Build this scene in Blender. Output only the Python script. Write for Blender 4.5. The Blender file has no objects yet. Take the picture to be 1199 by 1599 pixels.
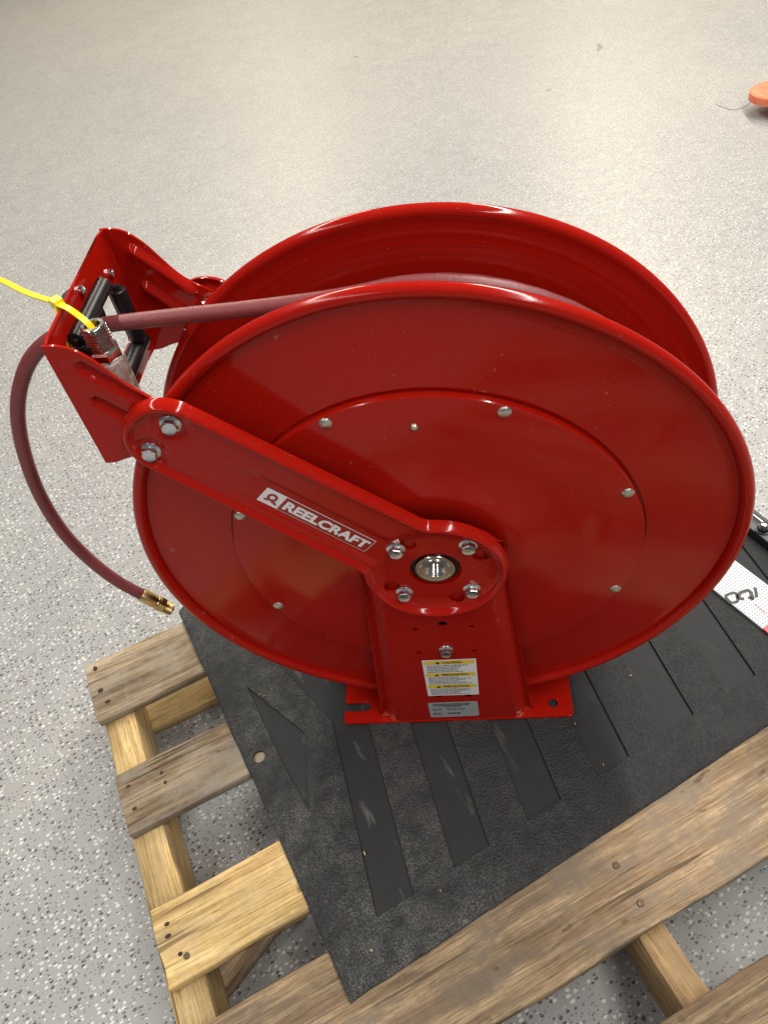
import bpy, bmesh, math, random
import numpy as np
from mathutils import Vector, Matrix, noise, geometry
random.seed(7)
PI = math.pi
scene = bpy.context.scene
C = scene.collection

# ------------------------------------------------------------------ camera
cam_d = bpy.data.cameras.new('camera')
cam = bpy.data.objects.new('camera', cam_d); C.objects.link(cam)
RIGHT = Vector((0.9887314, 0.0378276, -0.1448420))
DOWN = Vector((-0.0702727, -0.7370375, -0.6721886))
FWD = Vector((-0.1321813, 0.6747924, -0.7260739))
mw = Matrix.Identity(4)
for i in range(3):
    mw[i][0] = RIGHT[i]; mw[i][1] = -DOWN[i]; mw[i][2] = -FWD[i]
mw[0][3], mw[1][3], mw[2][3] = 0.0546715, -0.5012161, 1.0389240
cam.matrix_world = mw
cam_d.sensor_fit = 'HORIZONTAL'; cam_d.sensor_width = 36.0
cam_d.lens = 36.0 * 1206.84 / 1199.0
cam_d.clip_start = 0.02; cam_d.clip_end = 200
scene.camera = cam

# ------------------------------------------------------------------ light
world = bpy.data.worlds.new('World'); scene.world = world; world.use_nodes = True
bg = world.node_tree.nodes['Background']
bg.inputs[0].default_value = (0.82, 0.91, 1.0, 1); bg.inputs[1].default_value = 0.13

def area(name, loc, sx, sy, power, col, rotz=0.0):
    l = bpy.data.lights.new(name, 'AREA'); l.shape = 'RECTANGLE'; l.size = sx; l.size_y = sy
    l.energy = power; l.color = col
    o = bpy.data.objects.new(name, l); C.objects.link(o)
    o.location = loc; o.rotation_euler = (0, 0, rotz)
    return o
WARM = (1.0, 0.87, 0.67); NEUT = (1.0, 0.965, 0.91)
for x, y, p, c in ((1.30, -3.2, 34, NEUT), (1.30, -0.7, 60, NEUT), (1.30, 1.8, 78, NEUT), (1.30, 4.3, 84, WARM), (1.30, 6.8, 70, WARM),
                   (-1.5, -3.2, 18, NEUT), (-1.5, -0.7, 30, NEUT), (-1.5, 1.8, 44, NEUT), (-1.5, 4.3, 66, WARM), (-1.5, 6.8, 60, WARM)):
    area('ceiling_light', (x, y, 3.0), 0.11, 2.35, p*1.27, c)

vs = scene.view_settings
vs.view_transform = 'Standard'; vs.look = 'None'; vs.exposure = -0.12; vs.gamma = 1.0
vs.use_curve_mapping = False
scene.cycles.use_denoising = True

# ------------------------------------------------------------------ materials
def newmat(name):
    m = bpy.data.materials.new(name); m.use_nodes = True
    nt = m.node_tree; b = nt.nodes['Principled BSDF']
    return m, nt, b
def N(nt, t, **kw):
    n = nt.nodes.new(t)
    for k, v in kw.items():
        if k == 'inp':
            for kk, vv in v.items(): n.inputs[kk].default_value = vv
        else: setattr(n, k, v)
    return n
def ramp(nt, stops, interp='LINEAR'):
    r = nt.nodes.new('ShaderNodeValToRGB'); cr = r.color_ramp; cr.interpolation = interp
    while len(cr.elements) < len(stops): cr.elements.new(0.5)
    for e, (p, c) in zip(cr.elements, stops):
        e.position = p; e.color = c if len(c) == 4 else (*c, 1)
    return r
def mixc(nt, fac, a, b, blend='MIX'):
    m = nt.nodes.new('ShaderNodeMix'); m.data_type = 'RGBA'; m.blend_type = blend
    for s, v in ((0, fac), (6, a), (7, b)):
        if hasattr(v, 'is_linked') or hasattr(v, 'links'): nt.links.new(v, m.inputs[s])
        else: m.inputs[s].default_value = v if s == 0 else (*v, 1)
    return m.outputs[2]
def mathn(nt, op, a, b=None, clamp=False):
    m = nt.nodes.new('ShaderNodeMath'); m.operation = op; m.use_clamp = clamp
    for i, v in enumerate((a, b)):
        if v is None: continue
        if hasattr(v, 'links'): nt.links.new(v, m.inputs[i])
        else: m.inputs[i].default_value = v
    return m.outputs[0]
def bump(nt, b, h, strength, dist):
    n = nt.nodes.new('ShaderNodeBump'); n.inputs['Strength'].default_value = strength
    n.inputs['Distance'].default_value = dist
    nt.links.new(h, n.inputs['Height']); nt.links.new(n.outputs[0], b.inputs['Normal'])
    return n
def tex(nt, scale, detail=3, rough=0.5, vec=None, typ='ShaderNodeTexNoise'):
    n = nt.nodes.new(typ)
    n.inputs['Scale'].default_value = scale
    if typ == 'ShaderNodeTexNoise':
        n.inputs['Detail'].default_value = detail; n.inputs['Roughness'].default_value = rough
    if vec is not None: nt.links.new(vec, n.inputs['Vector'])
    return n
def simple(name, col, rough=0.5, metal=0.0, spec=0.5):
    m, nt, b = newmat(name)
    b.inputs['Base Color'].default_value = (*col, 1); b.inputs['Roughness'].default_value = rough
    b.inputs['Metallic'].default_value = metal; b.inputs['Specular IOR Level'].default_value = spec
    return m, nt, b
MAT = {}
def red_paint():
    m, nt, b = newmat('red_paint')
    co = nt.nodes.new('ShaderNodeTexCoord').outputs['Object']
    n1 = tex(nt, 9, 4, 0.6, co); n2 = tex(nt, 900, 2, 0.5, co)
    col = mixc(nt, n1.outputs[0], (0.335, 0.0066, 0.0025), (0.37, 0.0085, 0.0034))
    # worn flecks where the powder coat is chipped
    n3 = tex(nt, 55, 3, 0.6, co)
    chip = ramp(nt, [(0.735, (0, 0, 0)), (0.76, (1, 1, 1))]); nt.links.new(n3.outputs[0], chip.inputs[0])
    col2 = mixc(nt, mathn(nt, 'MULTIPLY', chip.outputs[0], 0.55), col, (0.30, 0.13, 0.12))
    n6 = tex(nt, 520, 2, 0.5, co)          # specks of dust
    dst = ramp(nt, [(0.715, (0, 0, 0)), (0.74, (0.35,)*3)]); nt.links.new(n6.outputs[0], dst.inputs[0])
    col2 = mixc(nt, dst.outputs[0], col2, (0.40, 0.22, 0.20))
    nt.links.new(col2, b.inputs['Base Color'])
    n4 = tex(nt, 8, 6, 0.7, co)
    rr = ramp(nt, [(0.32, (0.06,)*3), (0.70, (0.20,)*3)]); nt.links.new(n4.outputs[0], rr.inputs[0])
    nt.links.new(rr.outputs[0], b.inputs['Roughness'])
    b.inputs['Specular IOR Level'].default_value = 0.27
    n5 = tex(nt, 320, 2, 0.5, co)
    bump(nt, b, n5.outputs[0], 0.035, 0.0005)
    return m
MAT['red'] = red_paint()
def metal(name, col, rough, scale=260):
    m, nt, b = simple(name, col, rough, 1.0)
    co = nt.nodes.new('ShaderNodeTexCoord').outputs['Object']
    n = tex(nt, scale, 3, 0.6, co)
    r = ramp(nt, [(0.3, (rough*0.7,)*3), (0.75, (rough*1.5,)*3)]); nt.links.new(n.outputs[0], r.inputs[0])
    nt.links.new(r.outputs[0], b.inputs['Roughness'])
    c = mixc(nt, n.outputs[0], tuple(x*0.82 for x in col), col); nt.links.new(c, b.inputs['Base Color'])
    return m
MAT['zinc'] = metal('zinc_plate', (0.74, 0.75, 0.76), 0.24)
MAT['nickel'] = metal('nickel_plate', (0.74, 0.70, 0.64), 0.17, 60)
MAT['cast'] = metal('cast_steel', (0.66, 0.61, 0.54), 0.55, 120)
MAT['brass'] = metal('brass', (0.74, 0.54, 0.24), 0.30, 60)
MAT['rivet'] = metal('rivet_aluminium', (0.70, 0.66, 0.58), 0.38)
MAT['black_plastic'] = simple('black_plastic', (0.006, 0.006, 0.0065), 0.38)[0]
MAT['black_rubber'] = simple('black_rubber', (0.02, 0.02, 0.021), 0.65)[0]
MAT['black_steel'] = simple('black_steel', (0.014, 0.014, 0.015), 0.4)[0]
MAT['yellow_nylon'] = simple('yellow_nylon', (0.86, 0.66, 0.01), 0.35)[0]
MAT['white_print'] = simple('white_vinyl', (0.78, 0.76, 0.76), 0.35)[0]
MAT['sticker_red'] = simple('sticker_red', (0.30, 0.008, 0.008), 0.3)[0]
MAT['label_white'] = simple('label_white', (0.74, 0.74, 0.75), 0.4)[0]
MAT['label_yellow'] = simple('label_yellow', (0.80, 0.55, 0.03), 0.4)[0]
MAT['label_grey'] = simple('label_silver', (0.34, 0.35, 0.36), 0.4)[0]
MAT['ink'] = simple('black_ink', (0.02, 0.02, 0.02), 0.5)[0]
MAT['grey_ink'] = simple('grey_ink', (0.20, 0.20, 0.22), 0.5)[0]
MAT['nail'] = metal('nail_steel', (0.20, 0.15, 0.11), 0.6)
MAT['dark_hole'] = simple('nail_hole', (0.045, 0.030, 0.020), 0.9)[0]
def hose_mat():
    m, nt, b = newmat('hose_rubber')
    co = nt.nodes.new('ShaderNodeTexCoord').outputs['Object']
    n = tex(nt, 120, 4, 0.6, co)
    c = mixc(nt, n.outputs[0], (0.165, 0.030, 0.032), (0.22, 0.046, 0.048)); nt.links.new(c, b.inputs['Base Color'])
    b.inputs['Roughness'].default_value = 0.42
    v = tex(nt, 420, vec=co, typ='ShaderNodeTexVoronoi')
    bump(nt, b, v.outputs['Distance'], 0.25, 0.0006)
    return m
MAT['hose'] = hose_mat()
def orange_mat():
    m, nt, b = newmat('orange_paint')
    co = nt.nodes.new('ShaderNodeTexCoord').outputs['Object']
    n = tex(nt, 40, 5, 0.7, co)
    r = ramp(nt, [(0.35, (0.62, 0.13, 0.05)), (0.6, (0.78, 0.22, 0.11))]); nt.links.new(n.outputs[0], r.inputs[0])
    nt.links.new(r.outputs[0], b.inputs['Base Color']); b.inputs['Roughness'].default_value = 0.5
    return m
MAT['orange'] = orange_mat()

def wood(name, light, dark, grey, greyamt, seed):
    m, nt, b = newmat(name)
    tc = nt.nodes.new('ShaderNodeTexCoord').outputs['Object']
    inf = nt.nodes.new('ShaderNodeObjectInfo')
    off = nt.nodes.new('ShaderNodeVectorMath'); off.operation = 'MULTIPLY_ADD'
    cmb = nt.nodes.new('ShaderNodeCombineXYZ')
    for i in range(3): nt.links.new(inf.outputs['Random'], cmb.inputs[i])
    nt.links.new(cmb.outputs[0], off.inputs[0]); off.inputs[1].default_value = (17, 31, 13)
    nt.links.new(tc, off.inputs[2])
    co = off.outputs[0]
    def stretch(sx, sy, sz):
        mp = nt.nodes.new('ShaderNodeMapping'); mp.inputs['Scale'].default_value = (sx, sy, sz)
        nt.links.new(co, mp.inputs['Vector']); return mp.outputs[0]
    warp = tex(nt, 5, 2, 0.5, stretch(0.6, 1, 1))
    addv = nt.nodes.new('ShaderNodeVectorMath'); addv.operation = 'MULTIPLY_ADD'
    nt.links.new(warp.outputs['Color'], addv.inputs[0]); addv.inputs[1].default_value = (0.0, 0.05, 0.05)
    nt.links.new(co, addv.inputs[2])
    mp2 = nt.nodes.new('ShaderNodeMapping'); mp2.inputs['Scale'].default_value = (2.2, 75, 75)
    nt.links.new(addv.outputs[0], mp2.inputs['Vector'])
    rings = tex(nt, 1.0, 4, 0.62, mp2.outputs[0])
    fib = tex(nt, 1.0, 5, 0.78, stretch(16, 520, 520))
    blot = tex(nt, 15, 7, 0.78, stretch(0.5, 1.3, 1))
    big = tex(nt, 4.0, 3, 0.5, stretch(0.8, 1.6, 1))
    r1 = ramp(nt, [(0.38, dark), (0.49, tuple((a+c)/2 for a, c in zip(light, dark))), (0.58, light)])
    nt.links.new(rings.outputs[0], r1.inputs[0])
    fibr = ramp(nt, [(0.46, (0.0,)*3), (0.62, (0.80,)*3)]); nt.links.new(fib.outputs[0], fibr.inputs[0])
    c1 = mixc(nt, fibr.outputs[0], r1.outputs[0], tuple(x*0.42 for x in dark), 'MIX')
    rg = ramp(nt, [(0.45, (0, 0, 0)), (0.58, (greyamt,)*3)]); nt.links.new(blot.outputs[0], rg.inputs[0])
    c2 = mixc(nt, rg.outputs[0], c1, grey)
    rb = ramp(nt, [(0.36, (0.62,)*3), (0.62, (1.26,)*3)]); nt.links.new(big.outputs[0], rb.inputs[0])
    c3 = mixc(nt, 1.0, c2, (1, 1, 1), 'MULTIPLY')
    mul = c3.node; nt.links.new(rb.outputs[0], mul.inputs[7])
    crk = tex(nt, 1.0, 2, 0.4, stretch(3.2, 95, 95))
    rc = ramp(nt, [(0.655, (0, 0, 0)), (0.70, (0.8,)*3)]); nt.links.new(crk.outputs[0], rc.inputs[0])
    saw = tex(nt, 1.0, 3, 0.6, stretch(120, 40, 60))
    rs = ramp(nt, [(0.40, (0.95,)*3), (0.66, (1.05,)*3)]); nt.links.new(saw.outputs[0], rs.inputs[0])
    c3 = mixc(nt, 1.0, c3, (1, 1, 1), 'MULTIPLY'); nt.links.new(rs.outputs[0], c3.node.inputs[7])
    c3 = mixc(nt, rc.outputs[0], c3, tuple(x*0.35 for x in dark))
    # sparse dark dings
    ding = tex(nt, 46, 2, 0.5, stretch(0.7, 1.3, 1))
    rd = ramp(nt, [(0.70, (0, 0, 0)), (0.78, (0.75,)*3)]); nt.links.new(ding.outputs[0], rd.inputs[0])
    c4 = mixc(nt, rd.outputs[0], c3, tuple(x*0.3 for x in dark))
    kv = nt.nodes.new('ShaderNodeTexVoronoi'); kv.inputs['Scale'].default_value = 1.0
    nt.links.new(stretch(4.5, 11, 3), kv.inputs['Vector'])
    kn = ramp(nt, [(0.05, (0.85,)*3), (0.13, (0.45,)*3), (0.22, (0, 0, 0))]); nt.links.new(kv.outputs['Distance'], kn.inputs[0])
    ks = nt.nodes.new('ShaderNodeSeparateColor'); nt.links.new(kv.outputs['Color'], ks.inputs[0])
    c4 = mixc(nt, mathn(nt, 'MULTIPLY', kn.outputs[0], mathn(nt, 'LESS_THAN', ks.outputs[0], 0.22)), c4, tuple(x*0.4 for x in dark))
    nt.links.new(c4, b.inputs['Base Color'])
    b.inputs['Roughness'].default_value = 0.74; b.inputs['Specular IOR Level'].default_value = 0.3
    h = mathn(nt, 'ADD', mathn(nt, 'MULTIPLY', rings.outputs[0], 0.7), mathn(nt, 'MULTIPLY', fib.outputs[0], 0.6))
    h = mathn(nt, 'SUBTRACT', h, mathn(nt, 'MULTIPLY', rd.outputs[0], 0.8))
    h = mathn(nt, 'SUBTRACT', h, mathn(nt, 'MULTIPLY', rc.outputs[0], 0.9))
    h = mathn(nt, 'ADD', h, mathn(nt, 'MULTIPLY', saw.outputs[0], 0.2))
    bump(nt, b, h, 0.8, 0.0022)
    return m
MAT['wood_grey'] = wood('weathered_wood', (0.43, 0.325, 0.205), (0.21, 0.14, 0.082), (0.34, 0.295, 0.23), 0.8, 1)
MAT['wood_yellow'] = wood('pine_wood', (0.74, 0.53, 0.24), (0.55, 0.36, 0.14), (0.55, 0.42, 0.25), 0.5, 2)
MAT['wood_brown'] = wood('brown_wood', (0.48, 0.345, 0.20), (0.26, 0.17, 0.095), (0.20, 0.155, 0.11), 0.9, 3)
MAT['wood_tan'] = wood('tan_wood', (0.44, 0.29, 0.14), (0.30, 0.185, 0.085), (0.33, 0.23, 0.13), 0.4, 4)

def rubber_mat(name, leather):
    m, nt, b = newmat(name)
    co = nt.nodes.new('ShaderNodeTexCoord').outputs['Object']
    d1 = tex(nt, 7, 5, 0.65, co)          # where dust has settled
    d2 = tex(nt, 520, 3, 0.7, co)
    d3 = tex(nt, 40, 4, 0.7, co)
    big = ramp(nt, [(0.36, (0.06,)*3), (0.62, (1, 1, 1))]); nt.links.new(d1.outputs[0], big.inputs[0])
    fine = ramp(nt, [(0.44, (0.08,)*3), (0.64, (1, 1, 1))]); nt.links.new(d2.outputs[0], fine.inputs[0])
    mid = ramp(nt, [(0.35, (0.15,)*3), (0.7, (1, 1, 1))]); nt.links.new(d3.outputs[0], mid.inputs[0])
    f = mathn(nt, 'MULTIPLY', mathn(nt, 'MULTIPLY', big.outputs[0], fine.outputs[0]), mid.outputs[0])
    sp = nt.nodes.new('ShaderNodeSeparateXYZ'); nt.links.new(co, sp.inputs[0])
    pl = nt.nodes.new('ShaderNodeMapRange'); pl.interpolation_type = 'SMOOTHSTEP'
    for k_, v_ in ((1, -0.10), (2, 0.16), (3, 1.0), (4, 0.16)): pl.inputs[k_].default_value = v_
    nt.links.new(mathn(nt, 'ADD', sp.outputs[0], mathn(nt, 'MULTIPLY', d1.outputs[0], 0.12)), pl.inputs[0])   # dustier at the trodden corner
    f = mathn(nt, 'MULTIPLY', f, pl.outputs[0])
    f = mathn(nt, 'MULTIPLY', f, 1.0 if leather else 0.06)
    if not leather:
        mps = nt.nodes.new('ShaderNodeMapping'); mps.inputs['Rotation'].default_value = (0, 0, 0.5); mps.inputs['Scale'].default_value = (60, 14, 1); nt.links.new(co, mps.inputs[0])
        sm = tex(nt, 1.0, 4, 0.6, mps.outputs[0])
        rsm = ramp(nt, [(0.60, (0, 0, 0)), (0.74, (0.5,)*3)]); nt.links.new(sm.outputs[0], rsm.inputs[0])
        f = mathn(nt, 'ADD', f, mathn(nt, 'MULTIPLY', rsm.outputs[0], pl.outputs[0]))
    base = mixc(nt, d3.outputs[0], (0.015, 0.0153, 0.0165), (0.024, 0.0243, 0.0258))
    col = mixc(nt, f, base, (0.20, 0.195, 0.175))
    nt.links.new(col, b.inputs['Base Color'])
    b.inputs['Roughness'].default_value = 0.58 if leather else 0.70
    b.inputs['Specular IOR Level'].default_value = 0.34
    v = tex(nt, 420, vec=co, typ='ShaderNodeTexVoronoi')
    mpn = tex(nt, 700, 3, 0.6, co)
    h = mathn(nt, 'ADD', v.outputs['Distance'], mathn(nt, 'MULTIPLY', mpn.outputs[0], 0.6))
    bump(nt, b, h, 0.9 if leather else 0.10, 0.0014 if leather else 0.0006)
    return m
MAT['mat'] = rubber_mat('leathergrain_rubber', True)
MAT['mat_smooth'] = rubber_mat('smooth_rubber', False)

def floor_mat():
    m, nt, b = newmat('chip_floor')
    co = nt.nodes.new('ShaderNodeTexCoord').outputs['Object']
    mp = nt.nodes.new('ShaderNodeMapping'); mp.inputs['Rotation'].default_value = (0, 0, -0.62); nt.links.new(co, mp.inputs[0])
    co = mp.outputs[0]
    tone = tex(nt, 1.1, 3, 0.5, co)
    r = ramp(nt, [(0.3, (0.305, 0.302, 0.297)), (0.7, (0.338, 0.329, 0.314))]); nt.links.new(tone.outputs[0], r.inputs[0])
    haze = tex(nt, 9, 5, 0.7, co)
    rh = ramp(nt, [(0.3, (0.96,)*3), (0.7, (1.03,)*3)]); nt.links.new(haze.outputs[0], rh.inputs[0])
    c = mixc(nt, 1.0, r.outputs[0], (1, 1, 1), 'MULTIPLY'); nt.links.new(rh.outputs[0], c.node.inputs[7])
    # warp so chips are ragged, then two fields of flakes
    w = tex(nt, 260, 2, 0.6, co)
    def flakes(scale, offs, stretch, rad, keep):
        a = nt.nodes.new('ShaderNodeVectorMath'); a.operation = 'MULTIPLY_ADD'
        nt.links.new(w.outputs['Color'], a.inputs[0]); a.inputs[1].default_value = (0.0035, 0.0035, 0)
        nt.links.new(co, a.inputs[2])
        q = nt.nodes.new('ShaderNodeMapping'); q.inputs['Location'].default_value = (offs, offs*1.7, 0)
        q.inputs['Scale'].default_value = (1, stretch, 0.0); nt.links.new(a.outputs[0], q.inputs[0])
        v = nt.nodes.new('ShaderNodeTexVoronoi'); v.voronoi_dimensions = '2D'; v.inputs['Scale'].default_value = scale
        nt.links.new(q.outputs[0], v.inputs['Vector'])
        sep = nt.nodes.new('ShaderNodeSeparateColor'); nt.links.new(v.outputs['Color'], sep.inputs[0])
        radv = mathn(nt, 'MULTIPLY', mathn(nt, 'ADD', mathn(nt, 'MULTIPLY', sep.outputs[1], 0.9), 0.45), rad)
        inside = mathn(nt, 'LESS_THAN', v.outputs['Distance'], radv)
        clus = tex(nt, 22, 2, 0.5, q.outputs[0])
        thr = mathn(nt, 'ADD', mathn(nt, 'MULTIPLY', mathn(nt, 'SUBTRACT', clus.outputs[0], 0.5), 2.0), keep)
        return mathn(nt, 'MULTIPLY', inside, mathn(nt, 'LESS_THAN', sep.outputs[0], thr))
    sy = nt.nodes.new('ShaderNodeSeparateXYZ'); nt.links.new(nt.nodes['Texture Coordinate'].outputs['Object'], sy.inputs[0])
    flake_fade = nt.nodes.new('ShaderNodeMapRange'); flake_fade.interpolation_type = 'SMOOTHSTEP'
    for k_, v_ in ((1, 0.4), (2, 2.2), (3, 1.0), (4, 0.58)): flake_fade.inputs[k_].default_value = v_
    nt.links.new(sy.outputs[1], flake_fade.inputs[0]); flake_fade = flake_fade.outputs[0]   # flake colours fade into the base tone away from the pallet
    fw = flakes(102, 3.1, 1.6, 0.235, 0.50)
    fd = flakes(102, 9.7, 1.5, 0.21, 0.50)
    fm = flakes(175, 5.3, 1.4, 0.27, 0.34)
    c = mixc(nt, mathn(nt, 'MULTIPLY', mathn(nt, 'MULTIPLY', fm, 0.65), flake_fade), c, (0.12, 0.12, 0.125))
    c = mixc(nt, mathn(nt, 'MULTIPLY', mathn(nt, 'MULTIPLY', fw, 0.85), flake_fade), c, (0.66, 0.66, 0.64))
    c = mixc(nt, mathn(nt, 'MULTIPLY', mathn(nt, 'MULTIPLY', fd, 0.88), flake_fade), c, (0.045, 0.045, 0.05))
    nt.links.new(c, b.inputs['Base Color'])
    rr = ramp(nt, [(0.3, (0.38,)*3), (0.75, (0.46,)*3)]); nt.links.new(haze.outputs[0], rr.inputs[0])
    nt.links.new(rr.outputs[0], b.inputs['Roughness'])
    bn = tex(nt, 170, 3, 0.6, co)
    bump(nt, b, bn.outputs[0], 0.06, 0.001)
    return m
MAT['floor'] = floor_mat()

def card_mat():
    m, nt, b = newmat('printed_card')
    co = nt.nodes.new('ShaderNodeTexCoord').outputs['Object']
    sx = nt.nodes.new('ShaderNodeSeparateXYZ'); nt.links.new(co, sx.inputs[0])
    def frac(v, p):
        return mathn(nt, 'ABSOLUTE', mathn(nt, 'SUBTRACT', mathn(nt, 'FRACT', mathn(nt, 'MULTIPLY', v, 1/p)), 0.5))
    d = mathn(nt, 'ADD', mathn(nt, 'POWER', mathn(nt, 'MULTIPLY', frac(sx.outputs[0], 0.0042), 1.0), 2.0),
              mathn(nt, 'POWER', mathn(nt, 'MULTIPLY', frac(sx.outputs[1], 0.0042), 1.0), 2.0))
    f = mathn(nt, 'LESS_THAN', d, 0.075)
    c = mixc(nt, mathn(nt, 'MULTIPLY', f, 0.8), (0.56, 0.57, 0.59), (0.06, 0.075, 0.11))
    nt.links.new(c, b.inputs['Base Color']); b.inputs['Roughness'].default_value = 0.4
    return m
MAT['card'] = card_mat()
MAT['card_red'] = simple('card_red', (0.50, 0.03, 0.05), 0.4)[0]

# ------------------------------------------------------------------ helpers
def link(name, me, mat, parent=None, smooth=True, ang=35):
    o = bpy.data.objects.new(name, me); C.objects.link(o)
    if mat is not None: me.materials.append(MAT[mat] if isinstance(mat, str) else mat)
    if parent is not None: o.parent = parent
    if smooth:
        me.polygons.foreach_set('use_smooth', [True]*len(me.polygons))
        me.set_sharp_from_angle(angle=math.radians(ang))
    return o
def mk(name, V, F, mat, parent=None, smooth=True, ang=35, fix=True):
    me = bpy.data.meshes.new(name); me.from_pydata([tuple(v) for v in V], [], [tuple(f) for f in F]); me.update()
    if fix:
        bm = bmesh.new(); bm.from_mesh(me); bmesh.ops.recalc_face_normals(bm, faces=bm.faces); bm.to_mesh(me); bm.free()
    return link(name, me, mat, parent, smooth, ang)
def empty(name, loc, label=None, cat=None, group=None):
    o = bpy.data.objects.new(name, None); C.objects.link(o); o.location = loc
    o.empty_display_size = 0.05
    if label: tag(o, label, cat, group)
    return o
def tag(o, label, cat, group=None):
    o['label'] = label; o['category'] = cat
    if group: o['group'] = group
    return o
def catmull(pts, n=10):
    P = [Vector(p) for p in pts]; P = [2*P[0]-P[1]] + P + [2*P[-1]-P[-2]]
    out = []
    for i in range(1, len(P)-2):
        p0, p1, p2, p3 = P[i-1:i+3]
        for k in range(n):
            t = k/n
            out.append(0.5*((2*p1)+(-p0+p2)*t+(2*p0-5*p1+4*p2-p3)*t*t+(-p0+3*p1-3*p2+p3)*t**3))
    out.append(P[-2]); return out
def sweep(pts, sect, up=None):
    """closed 2-D section swept along points, capped; returns V, F"""
    P = [Vector(p) for p in pts]; n = len(P); m = len(sect); V = []; F = []
    T = [(P[min(i+1, n-1)]-P[max(i-1, 0)]).normalized() for i in range(n)]
    u = Vector(up) if up else (Vector((0, 0, 1)) if abs(T[0].z) < 0.9 else Vector((1, 0, 0)))
    for i in range(n):
        u = (u - T[i]*u.dot(T[i])).normalized(); w = T[i].cross(u)
        s = sect(i/(n-1)) if callable(sect) else sect
        m = len(s)
        V += [P[i]+u*a+w*b_ for a, b_ in s]
    for i in range(n-1):
        for k in range(m):
            a, b_ = i*m+k, i*m+(k+1) % m
            F.append((a, b_, b_+m, a+m))
    F.append(tuple(range(m))); F.append(tuple((n-1)*m+k for k in range(m)))
    return V, F
def circle(r, n=14): return [(r*math.cos(2*PI*k/n), r*math.sin(2*PI*k/n)) for k in range(n)]
def lathe(prof, n, closed=False, org=(0, 0, 0), axis='Y', fn=None):
    """profile (r, h) turned round an axis through org"""
    V = []; F = []; m = len(prof)
    for i in range(n):
        a = 2*PI*i/n; ca, sa = math.cos(a), math.sin(a)
        for r, h in prof:
            if axis == 'Y': p = Vector((r*ca, h, r*sa))
            elif axis == 'Z': p = Vector((r*ca, r*sa, h))
            else: p = Vector((h, r*ca, r*sa))
            if fn: p = fn(p, r, a)
            V.append(p+Vector(org))
    for i in range(n):
        j = (i+1) % n
        for k in range(m if closed else m-1):
            k2 = (k+1) % m
            F.append((i*m+k, i*m+k2, j*m+k2, j*m+k))
    if not closed:
        for k in (0, m-1):
            if prof[k][0] > 1e-6: F.append(tuple(i*m+k for i in range(n)))
    return V, F
def clean(o, d=1e-5):
    bm = bmesh.new(); bm.from_mesh(o.data); bmesh.ops.remove_doubles(bm, verts=bm.verts, dist=d)
    bmesh.ops.recalc_face_normals(bm, faces=bm.faces); bm.to_mesh(o.data); bm.free()
    o.data.polygons.foreach_set('use_smooth', [True]*len(o.data.polygons)); o.data.set_sharp_from_angle(angle=math.radians(35))
    return o
def join(*vf):
    V = []; F = []
    for v, f in vf:
        k = len(V); V += list(v); F += [tuple(i+k for i in q) for q in f]
    return V, F
def boxvf(x0, x1, y0, y1, z0, z1):
    V = [(x, y, z) for x in (x0, x1) for y in (y0, y1) for z in (z0, z1)]
    return V, [(0, 1, 3, 2), (4, 6, 7, 5), (0, 4, 5, 1), (2, 3, 7, 6), (0, 2, 6, 4), (1, 5, 7, 3)]
def bevel(o, w, seg=2):
    bm = bmesh.new(); bm.from_mesh(o.data)
    bmesh.ops.bevel(bm, geom=list(bm.edges), offset=w, segments=seg, affect='EDGES', profile=0.6)
    bm.to_mesh(o.data); bm.free()
    o.data.polygons.foreach_set('use_smooth', [True]*len(o.data.polygons)); o.data.set_sharp_from_angle(angle=math.radians(40))
    return o
def dist_loop(P, loop):
    P = np.asarray(P, float); A = np.asarray(loop, float); B = np.roll(A, -1, 0)
    best = np.full(len(P), 1e9)
    for a, b_ in zip(A, B):
        ab = b_-a; L = ab@ab
        if L < 1e-14: continue
        t = np.clip(((P-a)@ab)/L, 0, 1)
        best = np.minimum(best, np.linalg.norm(P-(a+t[:, None]*ab), axis=1))
    return best
def inside(P, loop):
    P = np.asarray(P, float); A = np.asarray(loop, float); B = np.roll(A, -1, 0)
    c = np.zeros(len(P), bool)
    for (x1, y1), (x2, y2) in zip(A, B):
        if y1 == y2: continue
        k = ((y1 > P[:, 1]) != (y2 > P[:, 1])) & (P[:, 0] < (x2-x1)*(P[:, 1]-y1)/(y2-y1)+x1)
        c ^= k
    return c
def resample(loop, step):
    out = []; n = len(loop)
    for i in range(n):
        a = np.array(loop[i], float); b_ = np.array(loop[(i+1) % n], float)
        k = max(1, int(round(np.linalg.norm(b_-a)/step)))
        out += [tuple(a+(b_-a)*j/k) for j in range(k)]
    return out
def ccirc(cx, cy, r, n=20): return [(cx+r*math.cos(2*PI*k/n), cy+r*math.sin(2*PI*k/n)) for k in range(n)]
def rrect(x0, x1, y0, y1, r, n=6):
    out = []
    for cx, cy, a0 in ((x1-r, y1-r, 0), (x0+r, y1-r, 90), (x0+r, y0+r, 180), (x1-r, y0+r, 270)):
        for k in range(n+1):
            a = math.radians(a0+90*k/n); out.append((cx+r*math.cos(a), cy+r*math.sin(a)))
    return out
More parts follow.
